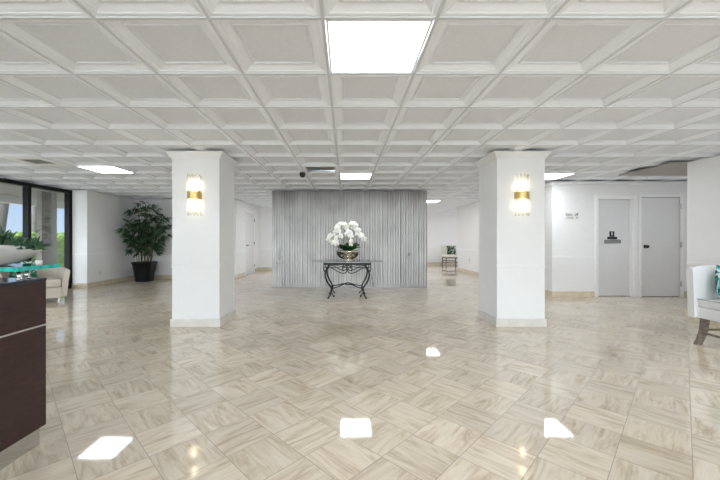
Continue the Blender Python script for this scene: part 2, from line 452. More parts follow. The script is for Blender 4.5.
def rail(x0, x1, y0, y1, z=0.80):
    bm = BM(); add_box(bm, x0, x1, y0, y1, z, z + 0.045, 0.002, 1)
    struct(obj('trim_%d' % tn[0], bm, M['trim'])); tn[0] += 1
e = 0.006
rail(-6.64, -6.28 + e, 8.2 - e, 8.2); rail(-6.28, -6.28 + e, 8.2, 10.1); rail(-6.28, -3.28 + e, 10.1 - e, 10.1)
rail(-3.28, -3.28 + e, 10.1, 10.95); rail(-3.28, -3.28 + e, 12.05, 12.76); rail(-3.28, 1.0, 12.76 - e, 12.76)
rail(1.0, 6.5, 15.5 - e, 15.5); rail(4.24 - e, 4.24, 6.95 - e, 12.84); rail(4.24, 5.10, 6.95 - e, 6.95); rail(6.95, 7.30, 6.95 - e, 6.95)
rail(5.25 - e, 5.25, -6, 5.2 + e); rail(5.25, 7.3, 5.2, 5.2 + e)
# cove at the ceiling of the door wall and halls
def cove(x0, x1, y0, y1):
    struct(boxo('trim_%d' % tn[0], M['trim'], x0, x1, y0, y1, CEIL - 0.07, CEIL, bev=0.008)); tn[0] += 1
cove(4.24, 7.3, 6.91, 6.95); cove(-3.28, 1.0, 12.72, 12.76); cove(1.0, 6.5, 15.46, 15.5); cove(4.21, 4.24, 6.91, 12.84)

# columns
def column(x0, x1, y0=4.58, y1=5.2):
    c = struct(boxo('column', M['column'], x0, x1, y0, y1, 0.0, CEIL, bev=0.004))
    bm = BM()      # flared crown: profile swept round the four sides
    pr = [(0.0, 2.275), (0.008, 2.275), (0.010, 2.285), (0.022, 2.305), (0.042, 2.335), (0.058, 2.352), (0.062, 2.356), (0.062, CEIL - 0.001), (0.0, CEIL - 0.001)]
    rings = []
    for d, z in pr:
        rings.append([bm.verts.new(p) for p in ((x0 - d, y0 - d, z), (x1 + d, y0 - d, z), (x1 + d, y1 + d, z), (x0 - d, y1 + d, z))])
    for a, b in zip(rings[:-1], rings[1:]):
        for q in range(4): bm.faces.new((a[q], a[(q + 1) % 4], b[(q + 1) % 4], b[q]))
    obj('crown', bm, M['column'], c)
    bm = BM()
    for d, za, zb in ((0.008, 0.80, 0.83), (0.005, 0.83, 0.845)): add_box(bm, x0 - d, x1 + d, y0 - d, y1 + d, za, zb, 0.003, 1)
    obj('chair_rail', bm, M['column'], c)
    boxo('base', M['col_marble'], x0 - 0.018, x1 + 0.018, y0 - 0.018, y1 + 0.018, 0, BB - 0.005, c, bev=0.003)
    return c
CL = (-2.358, -1.714); CR = (2.046, 2.696)
column(*CL); column(*CR)

# doors -----------------------------------------------------------
def casing(d, axis, a0, a1, z1, face, out):
    """door casing; axis 'x' or 'y' is the wall's running direction"""
    bm = BM(); w = 0.06
    for p0, p1, za, zb in ((a0 - w, a0, 0, z1 + w), (a1, a1 + w, 0, z1 + w), (a0, a1, z1, z1 + w)):
        lo_, hi_ = min(face, face + out), max(face, face + out)
        if axis == 'x': add_box(bm, p0, p1, lo_, hi_, za, zb, 0.004, 1)
        else: add_box(bm, lo_, hi_, p0, p1, za, zb, 0.004, 1)
    obj('door_casing', bm, M['trim'], d)
d1 = struct(boxo('door_1', M['door'], -3.275, -3.262, 11.02, 11.98, 0.01, 2.08, bev=0.003))
casing(d1, 'y', 11.02, 11.98, 2.08, -3.279, 0.03)
bm = BM(); add_tube(bm, [(-3.262, 11.09, 0.98), (-3.21, 11.09, 0.98)], 0.012); add_tube(bm, [(-3.21, 11.08, 0.98), (-3.21, 11.21, 0.98)], 0.010); add_lathe(bm, [(0, 0), (0.03, 0), (0.03, .01), (0, .01)], 16)
for v in bm.verts:
    if v.co.z < 0.5: v.co = Vector((-3.262 + v.co.z, 11.09 + v.co.x, 0.98 + v.co.y))
obj('door_handle', bm, M['darkmetal'], d1)
for z in (0.25, 1.05, 1.85):
    bm = BM(); add_tube(bm, [(-3.247, 11.985, z - .05), (-3.247, 11.985, z + .05)], 0.010); obj('hinge', bm, M['darkmetal'], d1)
d2 = struct(boxo('door_2', M['door'], 5.195, 5.88, 7.02, 7.06, 0.012, 2.01, bev=0.003))
casing(d2, 'x', 5.17, 5.90, 2.03, 6.951, -0.018)
bm = BM(); add_box(bm, 5.17, 5.194, 6.95, 7.10, 0, 2.03); add_box(bm, 5.881, 5.90, 6.95, 7.10, 0, 2.03); add_box(bm, 5.194, 5.881, 6.95, 7.10, 2.011, 2.03)
obj('door_jamb', bm, M['trim'], d2)
for z in (0.28, 1.05, 1.78):
    bm = BM(); add_tube(bm, [(5.196, 7.012, z - .05), (5.196, 7.012, z + .05)], 0.009); obj('hinge', bm, M['ventmetal'], d2)
d3 = struct(boxo('door_3', M['door'], 6.082, 6.86, 6.958, 7.0, 0.012, 2.04, bev=0.003))
casing(d3, 'x', 6.07, 6.87, 2.05, 6.951, -0.018)
bm = BM()
add_lathe(bm, [(0, 0), (0.038, 0), (0.038, 0.008), (0.016, 0.014), (0.014, 0.035), (0.028, 0.042), (0.034, 0.055), (0.030, 0.07), (0.012, 0.078), (0, 0.078)], 20)
for v in bm.verts: v.co = Vector((6.158 + v.co.x, 6.958 - v.co.z, 1.035 + v.co.y))
obj('door_knob', bm, M['darkmetal'], d3, True)
boxo('strike_plate', M['darkmetal'], 6.185, 6.235, 6.945, 6.958, 1.015, 1.055, d3, bev=0.004)
for z in (0.27, 1.07, 1.86):
    bm = BM(); add_tube(bm, [(6.865, 6.925, z - .055), (6.865, 6.925, z + .055)], 0.012); obj('hinge', bm, M['chrome'], d3)

# ------------------------------------------------------------------ ceiling fittings
def make_light(n, r, label, group):
    x0, x1, y0, y1 = cell(n, r); t = thing('ceiling_light', label, 'ceiling light', ((x0 + x1) / 2, (y0 + y1) / 2, CEIL), 0, group)
    h = G / 2 - 0.0125
    bm = BM(); i = h - 0.016
    for a in ((-h, h, -h, -i), (-h, h, i, h), (-h, -i, -i, i), (i, h, -i, i)): add_box(bm, *a, 0.001, 0.022)
    obj('light_frame', bm, M['trim'], t)
    bm = BM(); vs = [bm.verts.new(p) for p in ((-i, -i, 0.006), (i, -i, 0.006), (i, i, 0.006), (-i, i, 0.006))]; bm.faces.new(vs[::-1])
    obj('diffuser', bm, M['panel'], t, recalc=False)
    return t
L0 = make_light(0, 0, 'large square ceiling light panel nearest overhead, top centre of the photo', 'square ceiling light panels')
def at_cell(n, r): x0, x1, y0, y1 = cell(n, r); return ((x0 + x1) / 2, (y0 + y1) / 2, CEIL)
for (n, r), lb in zip(LIGHTS[1:], ('square ceiling light panel on the left, between the dark air vent and the left column',
                                    'square ceiling light panel in line with the flower table, just before the metal wall',
                                    'square ceiling light panel in front of the wall with the two doors',
                                    'square ceiling light panel in the far hall to the right of the metal wall')):
    dup(L0, at_cell(n, r), 0, lb)
for n, r in FILL_LIGHTS:
    dup(L0, at_cell(n, r), 0, 'square ceiling light panel added out of view for fill light, behind the viewer or behind walls', 'added fill light panels out of view')

recess_fill = dup(L0, (6.36, 5.54, CEIL - 0.04), 0, 'square ceiling light panel added out of view for fill light, behind the viewer or behind walls', 'added fill light panels out of view')
recess_fill.scale = (0.6, 0.6, 0.8)  # small unseen panel, added to brighten the doors in the recess

def make_vent(n, r, label, dark):
    fm = M['trim']
    x0, x1, y0, y1 = cell(n, r); t = thing('air_vent', label, 'air vent', ((x0 + x1) / 2, (y0 + y1) / 2, CEIL), 0, 'ceiling air vents')
    h = G / 2 - 0.0125
    bm = BM(); i = h - (0.13 if dark else 0.05)
    for a in ((-h, h, -h, -i), (-h, h, i, h), (-h, -i, -i, i), (i, h, -i, i)): add_box(bm, *a, -0.004, 0.03, 0.002, 1)
    obj('vent_frame', bm, fm, t)
    boxo('vent_backing', M['ventdark'], -i, i, -i, i, 0.045, 0.055, t)
    ns = 9 if dark else 5
    for k in range(ns):
        bm = BM(); y = -i + (k + .5) * 2 * i / ns
        vs = add_box(bm, -i, i, -0.022, 0.022, -0.0015, 0.0015)
        bmesh.ops.rotate(bm, verts=bm.verts, cent=(0, 0, 0), matrix=Matrix.Rotation(math.radians(40 if dark else 22), 3, 'X'))
        bmesh.ops.translate(bm, verts=bm.verts, vec=(0, y, 0.016))
        obj('louver', bm, M['ventmetal'] if dark else M['trim'], t)
make_vent(-1, 6, 'grey louvred ceiling air vent beside the black camera above the metal wall', False)
make_vent(-8, 5, 'dark louvred ceiling air vent at the far left, near the window', True)

cam_t = thing('security_camera', 'small black dome security camera hanging under the ceiling near the metal wall', 'security camera', (-0.755, 5.86, CEIL))
bm = BM(); add_lathe(bm, [(0, 0), (0.05, 0), (0.05, -0.012), (0.02, -0.016), (0.02, -0.03), (0, -0.03)], 20); obj('mount', bm, M['plastic'], cam_t)
bm = BM(); add_lathe(bm, [(0.0, -0.03), (0.048, -0.03), (0.052, -0.06), (0.046, -0.09), (0.026, -0.112), (0, -0.118)], 24); obj('dome', bm, M['signblack'], cam_t, True)

# ------------------------------------------------------------------ wall sconces
def make_sconce(loc, label):
    t = thing('wall_sconce', label, 'wall light', loc, 0, 'sconces on the column fronts')
    bm = BM(); add_box(bm, -0.055, 0.055, -0.012, 0, -0.16, 0.16, 0.003, 1); obj('back_plate', bm, M['brass'], t)
    nr = 11; R = 0.088
    bm = BM()
    pts = [(-R * 1.12 * math.cos(a), -0.012 - R * 1.12 * math.sin(a)) for a in [PI * k / 16 for k in range(17)]]
    pin = [(-(R * 1.12 - .006) * math.cos(a), -0.012 - (R * 1.12 - .006) * math.sin(a)) for a in [PI * k / 16 for k in range(17)]]
    add_prism(bm, pts + pin[::-1], -0.047, 0.047)
    obj('brass_band', bm, M['brass'], t)
    for k in range(nr):
        a = PI * (k + 0.5) / nr
        x, y = -R * math.cos(a), -0.012 - R * math.sin(a)
        dz = 0.012 if k % 2 else -0.006
        bm = BM(); add_lathe(bm, [(0, -0.27 + dz), (0.008, -0.27 + dz), (0.0105, -0.262 + dz), (0.0105, 0.262 + dz), (0.008, 0.27 + dz), (0, 0.27 + dz)], 10, x, y)
        obj('glass_rod', bm, M['rod'], t, True)
    for s in (1, -1):
        bm = BM(); add_lathe(bm, [(0, s * 0.055), (0.014, s * 0.055), (0.017, s * 0.075), (0.026, s * 0.115), (0.030, s * 0.15), (0.025, s * 0.178), (0.010, s * 0.192), (0, s * 0.194)], 16, 0, -0.05)
        b_ = obj('bulb', bm, M['bulb'], t, True)
        bm = BM(); add_lathe(bm, [(0, s * 0.01), (0.016, s * 0.01), (0.016, s * 0.054), (0, s * 0.054)], 12, 0, -0.05); obj('socket', bm, M['brass'], t)
    return t
S0 = make_sconce((-2.04, 4.58, 1.775), 'lit glass rod wall sconce with metal band on the left column')
dup(S0, (2.37, 4.58, 1.775), 0, 'lit glass rod wall sconce with brass band on the right column')

# ------------------------------------------------------------------ signs, outlets, switches
def text_mesh(name, body, size, loc, mat, parent, rx=PI / 2, align='CENTER', sx=1.0, depth=0.0008):
    cu = bpy.data.curves.new(name, 'FONT'); cu.body = body; cu.size = size; cu.align_x = align; cu.align_y = 'CENTER'; cu.extrude = depth
    o = bpy.data.objects.new('tmp_text', cu); COL.objects.link(o)
    dg = bpy.context.evaluated_depsgraph_get(); me = bpy.data.meshes.new_from_object(o.evaluated_get(dg)); bpy.data.objects.remove(o)
    me.materials.clear(); me.materials.append(mat)
    q = bpy.data.objects.new(name, me); COL.objects.link(q); q.parent = parent; q.location = loc; q.rotation_euler = (rx, 0, 0); q.scale = (sx, 1, 1)
    return q
s = thing('wall_sign', 'small white two line sign with dark lettering on the wall left of the doors', 'sign', (4.645, 6.95, 1.66))
boxo('sign_plate', M['plastic'], -0.15, 0.15, -0.008, 0, -0.07, 0.07, s, bev=0.002)
for word, xx, zz, sz, mt in (('back.', -0.055, 0.032, 0.080, 'ink'), ('off', 0.085, 0.032, 0.080, 'ink'), ('IIIIIIIIII', -0.04, -0.034, 0.060, 'signgrey'), ('III', 0.095, -0.034, 0.060, 'signgrey')):
    text_mesh('sign_lettering', word, sz, (xx, -0.0085, zz), M[mt], s, sx=0.85)
s = thing('restroom_sign', 'black restroom sign with a pale figure above a name strip on the left door', 'sign', (5.52, 7.02, 1.215))
boxo('symbol_plate', M['signblack'], -0.05, 0.05, -0.006, 0, 0.025, 0.135, s, bev=0.002)
bm = BM(); add_lathe(bm, [(0, 0), (0.009, 0), (0.009, 0.001), (0, 0.001)], 16)
for v in bm.verts: v.co = Vector((v.co.x, -0.006 - v.co.z, 0.114 + v.co.y))
add_box(bm, -0.012, 0.012, -0.007, -0.006, 0.074, 0.102); add_box(bm, -0.007, 0.007, -0.007, -0.006, 0.048, 0.074)
obj('figure_symbol', bm, M['signwhite'], s)
boxo('name_strip', M['signblack'], -0.095, 0.105, -0.007, 0, -0.03, 0.022, s, bev=0.002)
s = tag(boxo('door_plate', M['signgrey'], 5.36, 5.70, 7.005, 7.02, 1.10, 1.177, bev=0.003), 'grey horizontal metal plate on the left door, below the black restroom sign', 'sign')

def plate(name, label, cat, loc, rz, hgt, kids):
    t = thing(name, label, cat, loc, rz)
    boxo('cover_plate', M['plastic'], -0.036, 0.036, -0.006, 0, -hgt / 2, hgt / 2, t, bev=0.002)
    for z, w, h in kids: boxo('socket_face' if cat == 'outlet' else 'toggle', M['trim'] if cat != 'outlet' else M['ventmetal'], -w / 2, w / 2, -0.012, -0.004, z - h / 2, z + h / 2, t, bev=0.002)
plate('wall_outlet', 'white electrical outlet low on the left wall near the potted palm', 'outlet', (-6.28, 8.62, 0.32), PI / 2, 0.115, ((0.022, 0.026, 0.028), (-0.022, 0.026, 0.028)))
plate('wall_outlet', 'white electrical outlet low on the wall of the right hall', 'outlet', (4.24, 11.6, 0.46), -PI / 2, 0.115, ((0.022, 0.026, 0.028), (-0.022, 0.026, 0.028)))
plate('light_switch', 'white light switch on the narrow wall beside the right column', 'switch', (4.24, 7.12, 1.13), -PI / 2, 0.115, ((0, 0.03, 0.062),))

# ------------------------------------------------------------------ table with orchids
TX, TY = 0.025, 7.02
t = thing('console_table', 'oval glass topped table with black scrolled wrought iron legs before the metal wall', 'table', (TX, TY, 0))
bm = BM()
ell = [(0.73 * math.copysign(abs(math.cos(a)) ** .85, math.cos(a)), 0.46 * math.copysign(abs(math.sin(a)) ** .85, math.sin(a))) for a in [2 * PI * k / 64 for k in range(64)]]
add_prism(bm, ell, 0.726, 0.740, 0, 1); obj('glass_top', bm, [M['tableglass'], M['glassedge']], t)
bm = BM()
for a in ((-0.475, 0.475, -0.33, -0.305), (-0.475, 0.475, 0.305, 0.33), (-0.475, -0.45, -0.305, 0.305), (0.45, 0.475, -0.305, 0.305)): add_box(bm, *a, 0.675, 0.7255, 0.004, 1)
for xx in (-0.15, 0.15): add_box(bm, xx - .012, xx + .012, -0.305, 0.305, 0.70, 0.7255)
obj('apron', bm, M['iron'], t)
def leg_pts(sx, sy):
    P = [(0.36, 0.30, 0.68), (0.385, 0.305, 0.62), (0.43, 0.32, 0.53), (0.435, 0.32, 0.45), (0.40, 0.29, 0.34), (0.345, 0.25, 0.25), (0.318, 0.235, 0.19), (0.318, 0.235, 0.14), (0.335, 0.245, 0.08), (0.365, 0.26, 0.035), (0.38, 0.27, 0.014)]
    return catmull([(sx * x, sy * y, z) for x, y, z in P], 5)
for sx in (-1, 1):
    for sy in (-1, 1):
        bm = BM(); P = leg_pts(sx, sy); nn = len(P)
        add_tube(bm, P, [0.020 - 0.008 * i / nn for i in range(nn)], 8)
        add_lathe(bm, [(0, 0), (0.022, 0), (0.022, 0.012), (0.01, 0.02), (0, 0.02)], 12, P[-1].x, P[-1].y)
        lg = obj('leg', bm, M['iron'], t, True)
        bm = BM()
        for zz, rr in ((0.155, 0.026), (0.17, 0.026)): add_lathe(bm, [(0, zz - .01), (rr, zz - .006), (rr, zz + .004), (0, zz + .008)], 12, sx * 0.318, sy * 0.235)
        add_tube(bm, catmull([(sx * .318, sy * .235, .12), (sx * .285, sy * .235, .06), (sx * .27, sy * .235, .03), (sx * .262, sy * .235, .05), (sx * .272, sy * .235, .06)], 4), 0.008, 6)
        obj('leg_collar', bm, M['iron'], lg, True)
        bm = BM()   # bracket scroll at the apron corner
        add_tube(bm, catmull([(sx * .465, sy * .315, .68), (sx * .47, sy * .318, .60), (sx * .455, sy * .318, .545), (sx * .44, sy * .318, .56), (sx * .445, sy * .318, .585)], 5), 0.010, 6)
        add_tube(bm, catmull([(sx * .465, sy * .315, .62), (sx * .43, sy * .315, .635), (sx * .395, sy * .31, .60)], 5), 0.008, 6)
        obj('corner_bracket', bm, M['iron'], t, True)
for sy in (-1, 1):
    bm = BM()
    for sx in (-1, 1):
        add_tube(bm, catmull([(sx * .37, sy * .315, .62), (sx * .28, sy * .315, .60), (sx * .17, sy * .315, .535), (sx * .08, sy * .315, .51), (sx * .02, sy * .315, .535), (sx * .012, sy * .315, .60), (sx * .055, sy * .315, .635), (sx * .10, sy * .315, .60), (sx * .085, sy * .315, .56), (sx * .055, sy * .315, .575)], 6), 0.0095, 6)
        add_tube(bm, catmull([(sx * .37, sy * .315, .645), (sx * .24, sy * .315, .62), (sx * .12, sy * .315, .64), (0, sy * .315, .665)], 6), 0.008, 6)
    obj('scroll_work', bm, M['iron'], t, True)
for s1 in (1, -1):
    bm = BM(); add_tube(bm, catmull([(-.318, -s1 * .235, .19), (-.22, -s1 * .165, .21), (-.1, -s1 * .07, .25), (0, 0, .262 + .016 * s1), (.1, s1 * .07, .25), (.22, s1 * .165, .21), (.318, s1 * .235, .19)], 6), 0.011, 8)
    obj('cross_stretcher', bm, M['iron'], t, True)

o = thing('potted_orchid', 'white orchids in a footed silver bowl standing on the glass table', 'potted plant', (0.035, 7.0, 0.7405))
bm = BM()
add_lathe(bm, [(0, 0), (0.095, 0), (0.098, 0.008), (0.066, 0.014), (0.062, 0.022), (0.10, 0.032), (0.170, 0.066), (0.222, 0.118), (0.246, 0.165), (0.252, 0.188), (0.257, 0.200), (0.257, 0.206), (0.242, 0.206), (0.235, 0.165), (0.17, 0.09), (0, 0.07)], 40)
obj('bowl', bm, M['silverbowl'], o, True)
bm = BM(); add_lathe(bm, [(0, 0.195), (0.12, 0.192), (0.236, 0.18)], 24); obj('moss', bm, M['soil'], o, True)
def leaf_bm(L, w, droop, yaw, base, tilt=0.9, segs=8, thick=0.0):
    bm = BM(); c, s_ = math.cos(yaw), math.sin(yaw); prev = None
    for i in range(segs + 1):
        tt = i / segs; r = L * tt * math.cos(tilt * .6); z = L * math.sin(tilt) * tt - droop * tt * tt
        ww = w * math.sin(PI * (0.12 + 0.88 * tt) ** .8) if tt < 1 else 0.002
        a = bm.verts.new((base[0] + c * r - s_ * ww, base[1] + s_ * r + c * ww, base[2] + z + ww * .35))
        m_ = bm.verts.new((base[0] + c * r, base[1] + s_ * r, base[2] + z))
        b = bm.verts.new((base[0] + c * r + s_ * ww, base[1] + s_ * r - c * ww, base[2] + z + ww * .35))
        if prev:
            bm.faces.new((prev[0], prev[1], m_, a)); bm.faces.new((prev[1], prev[2], b, m_))
        prev = (a, m_, b)
    return bm
for k in range(26):
    yw = 2 * PI * k / 26 + random.uniform(-.15, .15); L = random.uniform(0.22, 0.30)
    ob = obj('leaf', leaf_bm(L, random.uniform(.056, .072), random.uniform(.04, .08), yw, (0.07 * math.cos(yw), 0.07 * math.sin(yw), 0.20), random.uniform(.6, 1.25)), M['orleaf'], o, True)
    sm = ob.modifiers.new('solid', 'SOLIDIFY'); sm.thickness = 0.004
# orchid flower: five petals and a lip, facing -y
def flower_mesh():
    bm = BM()
    def petal(ang, L, w, back):
        c, s_ = math.cos(ang), math.sin(ang); rows = []
        for tt, ww in ((0.05, .25), (0.3, .8), (0.6, 1.0), (0.85, .75), (1.0, .2)):
            row = []
            for sgn in (-1, 0, 1):
                r = L * tt; q = w * ww * sgn
                row.append(bm.verts.new((c * r - s_ * q, back + (0.006 if sgn else 0) - 0.010 * math.sin(PI * tt), s_ * r + c * q)))
            rows.append(row)
        for p, q in zip(rows[:-1], rows[1:]):
            for j in (0, 1): bm.faces.new((p[j], p[j + 1], q[j + 1], q[j]))
    for ang, L, w, bk in ((PI / 2, .044, .015, .004), (PI / 2 + 2.2, .042, .013, .004), (PI / 2 - 2.2, .042, .013, .004), (0.15, .046, .024, 0), (PI - 0.15, .046, .024, 0)): petal(ang, L, w, bk)
    return bm
fo = obj('flower', flower_mesh(), M['petal'], o, True, recalc=False)
bm = BM(); bmesh.ops.create_icosphere(bm, subdivisions=1, radius=0.0065)
for v in bm.verts: v.co = Vector((v.co.x * .9, v.co.y * 1.4 - 0.012, v.co.z * 1.2 - 0.004))
lo_ = obj('lip', bm, M['lip'], fo, True)
first = [True]
def put_flower(p, rz, rx, sc):
    if first[0]: f = fo; first[0] = False
    else:
        f = fo.copy(); COL.objects.link(f); l2 = lo_.copy(); COL.objects.link(l2); l2.parent = f
    f.location = p; f.rotation_euler = (rx, random.uniform(-.3, .3), rz); f.scale = (sc, sc, sc)
stems = [  # base, top control points then drooping tip (local metres)
    [(-.03, -.02, .19), (-.08, -.04, .45), (-.14, -.06, .66), (-.22, -.08, .70), (-.33, -.10, .58), (-.41, -.11, .40)],
    [(-.02, .02, .19), (-.05, .00, .50), (-.06, -.01, .74), (-.11, -.03, .83), (-.20, -.05, .78), (-.26, -.07, .64)],
    [(.02, -.02, .19), (.05, -.04, .48), (.09, -.05, .74), (.14, -.06, .83), (.21, -.08, .76), (.27, -.09, .62)],
    [(.04, .02, .19), (.10, .02, .45), (.17, .00, .66), (.25, -.02, .68), (.32, -.04, .58), (.375, -.05, .46)],
    [(.00, -.05, .19), (.00, -.10, .42), (.03, -.14, .60), (.06, -.17, .60), (.09, -.20, .50), (.10, -.22, .36)],
    [(.00, .04, .19), (-.03, .08, .48), (-.06, .08, .66), (-.02, .05, .74), (.02, .03, .68), (.03, .00, .56)],
    [(-.04, -.05, .19), (-.08, -.09, .40), (-.14, -.13, .52), (-.20, -.16, .52), (-.26, -.18, .44), (-.29, -.19, .36)],
]
for P in stems:
    P = [(x * .90 - .012, y * .9, .19 + (z - .19) * .90) for x, y, z in P]
    C = catmull(P, 8); bm = BM(); add_tube(bm, C, 0.004, 6); obj('stem', bm, M['orstem'], o, True)
    n = len(C); nf = 12
    for k in range(nf):
        i = int(n * (0.42 + 0.57 * k / (nf - 1))); i = min(i, n - 1)
        p = C[i] + Vector((random.uniform(-.045, .045), random.uniform(-.06, .01), random.uniform(-.035, .035)))
        put_flower(p, random.uniform(-.9, .9), random.uniform(-.15, .35), random.uniform(1.0, 1.3))

# ------------------------------------------------------------------ potted palm in the left nook
p = thing('potted_palm', 'tall dark green palm in a black tapered pot in the left corner', 'potted plant', (-5.70, 9.56, 0))
bm = BM()
rings = []
for hw, z in ((0.195, 0.0), (0.200, 0.02), (0.235, 0.30), (0.262, 0.46), (0.285, 0.52), (0.285, 0.545), (0.262, 0.545), (0.25, 0.48), (0.0, 0.48)):
    if hw == 0: break
    c = hw * 0.45
    pl = [(-hw + c, -hw), (hw - c, -hw), (hw, -hw + c), (hw, hw - c), (hw - c, hw), (-hw + c, hw), (-hw, hw - c), (-hw, -hw + c)]
    rings.append([bm.verts.new((x, y, z)) for x, y in pl])
for a, b in zip(rings[:-1], rings[1:]):
    for q in range(8): bm.faces.new((a[q], a[(q + 1) % 8], b[(q + 1) % 8], b[q]))
bm.faces.new(rings[0][::-1])
obj('pot', bm, M['blackpot'], p)
bm = BM(); add_lathe(bm, [(0, .40), (.215, .40), (.232, .49), (0, .50)], 20); obj('soil', bm, M['soil'], p)
def fan(bm, c, outdir, L, nl, rnd):
    """one hand of narrow drooping leaflets"""
    o_ = Vector(outdir).normalized(); side = o_.cross(Vector((0, 0, 1)));
    if side.length < .1: side = Vector((1, 0, 0))
    side.normalize(); upv = side.cross(o_).normalized()
    ro = rnd.uniform(-.9, .9); side, upv = (side * math.cos(ro) + upv * math.sin(ro)), (upv * math.cos(ro) - side * math.sin(ro))
    for k in range(nl):
        a = (-1.25 + 2.5 * k / (nl - 1)) + rnd.uniform(-.1, .1)
        d = (o_ * math.cos(a) + side * math.sin(a) + upv * rnd.uniform(-.1, .25)).normalized()
        w = 0.0145; l = L * (1 - .25 * abs(a) / 1.25) * rnd.uniform(.85, 1.1)
        nrm = d.cross(upv); nrm = nrm.normalized() if nrm.length > .05 else side
        pv = None
        for tt, ww in ((0, .25), (.35, 1), (.7, .9), (1, .1)):
            q = c + d * (l * tt) + Vector((0, 0, -0.40 * l * tt * tt))
            A = bm.verts.new(q + nrm * w * ww); B = bm.verts.new(q - nrm * w * ww)
            if pv: bm.faces.new((pv[0], pv[1], B, A))
            pv = (A, B)
rnd = random.Random(3)
canes = [(-.10, .02, 1.62, -.16, -.05), (.06, -.08, 1.72, .05, -.05), (.02, .10, 1.50, -.03, .12), (.14, .04, 1.45, .34, -.02), (-.16, -.06, 1.30, -.38, -.05),
         (.16, -.10, 1.20, .42, -.16), (-.06, -.14, 1.15, -.14, -.25), (.10, .14, 1.25, .22, .2), (-.14, .12, 1.2, -.28, .2), (0, 0, 1.76, -.03, 0)]
for (x, y, h, lx, ly) in canes:
    h = h * 1.24; lx = lx * .95 + .07
    C = catmull([(x, y, .47), (x + lx * .15, y + ly * .15, .47 + (h - .47) * .4), (x + lx * .5, y + ly * .5, .47 + (h - .47) * .8), (x + lx, y + ly, h)], 6)
    bm = BM(); add_tube(bm, C, [0.013 - .006 * i / len(C) for i in range(len(C))], 6); obj('cane', bm, M['cane'], p, True)
    bm = BM()
    nfr = 24
    for k in range(nfr):
        tt = 0.30 + 0.70 * (k / (nfr - 1)); i = min(int(tt * (len(C) - 1)), len(C) - 1)
        yaw = k * 2.4 + rnd.uniform(-.4, .4); el = rnd.uniform(.15, .9) if tt > .75 else rnd.uniform(-.1, .55)
        d = Vector((math.cos(yaw) * math.cos(el), math.sin(yaw) * math.cos(el), math.sin(el)))
        Lp = rnd.uniform(.12, .32) * (1.0 if tt > .6 else .75); tip = C[i] + d * Lp + Vector((0, 0, -.03))
        if tip.y > .42: tip.y = .42
        if tip.x < -.36: tip.x = -.36 - rnd.uniform(0, .06)
        add_tube(bm, [C[i], (C[i] + tip) / 2 + Vector((0, 0, .03)), tip], 0.003, 4)
        fan(bm, tip, (d.x, d.y, d.z - rnd.uniform(0, .9)), rnd.uniform(.14, .22), 9, rnd)
    for v in bm.verts:
        v.co.y = min(v.co.y, .49); v.co.x = max(v.co.x, -.54 + .0 * v.co.z)
    obj('frond', bm, M['palm'], p, recalc=False)

# ------------------------------------------------------------------ reception desk
d = thing('reception_desk', 'dark espresso wood reception desk with silver trim at the left edge', 'desk', (0, 0, 0))
DX, DY = -1.765, 1.99
boxo('body', M['espresso'], -2.55, DX, 0.05, DY, 0.10, 0.945, d, bev=0.002)
boxo('toe_kick', M['chrome'], -2.50, DX - 0.012, 0.10, DY - 0.03, 0.0, 0.10, d)
boxo('inlay_strip', M['chrome'], -2.552, DX + 0.0015, 0.049, DY + 0.0015, 0.684, 0.694, d)
boxo('counter_top', M['desktop'], -2.552, DX + 0.002, 0.048, DY + 0.002, 0.945, 0.962, d, bev=0.003)
bm = BM(); add_prism(bm, [(-2.62, 1.845), (-1.79, 1.845), (-1.79, 2.115), (-2.62, 2.115)], 1.012, 1.036, 0, 1)
obj('glass_shelf', bm, [M['deskglass'], M['teal']], d)
for x, y in ((-1.83, 1.895), (-1.852, 1.965), (-2.5, 1.90), (-2.5, 1.965)):
    bm = BM(); add_lathe(bm, [(0, .962), (0.017, .962), (0.017, .968), (0.012, .972), (0.012, 1.004), (0.017, 1.007), (0.017, 1.012), (0, 1.012)], 16, x, y); obj('shelf_post', bm, M['chrome'], d, True)

# boat planter with succulents on the glass shelf
b = thing('succulent_planter', 'long boat shaped pale stone planter of green succulents on the glass shelf of the desk', 'planter', (-2.23, 1.985, 1.0365))
bm = BM(); a_, w_ = 0.435, 0.115
rings = []
seg = 40
prof2 = [(0.0, 0.0), (0.52, 0.0), (0.58, 0.005), (0.76, 0.032), (0.90, 0.066), (0.975, 0.092), (1.0, 0.104), (1.0, 0.122), (0.94, 0.122), (0.88, 0.09), (0.0, 0.08)]
for r, z in prof2:
    if r == 0: rings.append([bm.verts.new((0, 0, z))]); continue
    ring = []
    for q in range(seg):
        an = 2 * PI * q / seg; cx = math.copysign(abs(math.cos(an)) ** 1.0, math.cos(an))
        ring.append(bm.verts.new((a_ * r * cx, w_ * r * math.sin(an), z * (1.0 - 0.20 * abs(cx) ** 7))))
    rings.append(ring)
for A, B in zip(rings[:-1], rings[1:]):
    for q in range(seg):
        j = (q + 1) % seg
        if len(A) == 1: bm.faces.new((A[0], B[j], B[q]))
        elif len(B) == 1: bm.faces.new((A[q], A[j], B[0]))
        else: bm.faces.new((A[q], A[j], B[j], B[q]))
obj('planter_bowl', bm, M['stone'], b, True)
rs = random.Random(11)
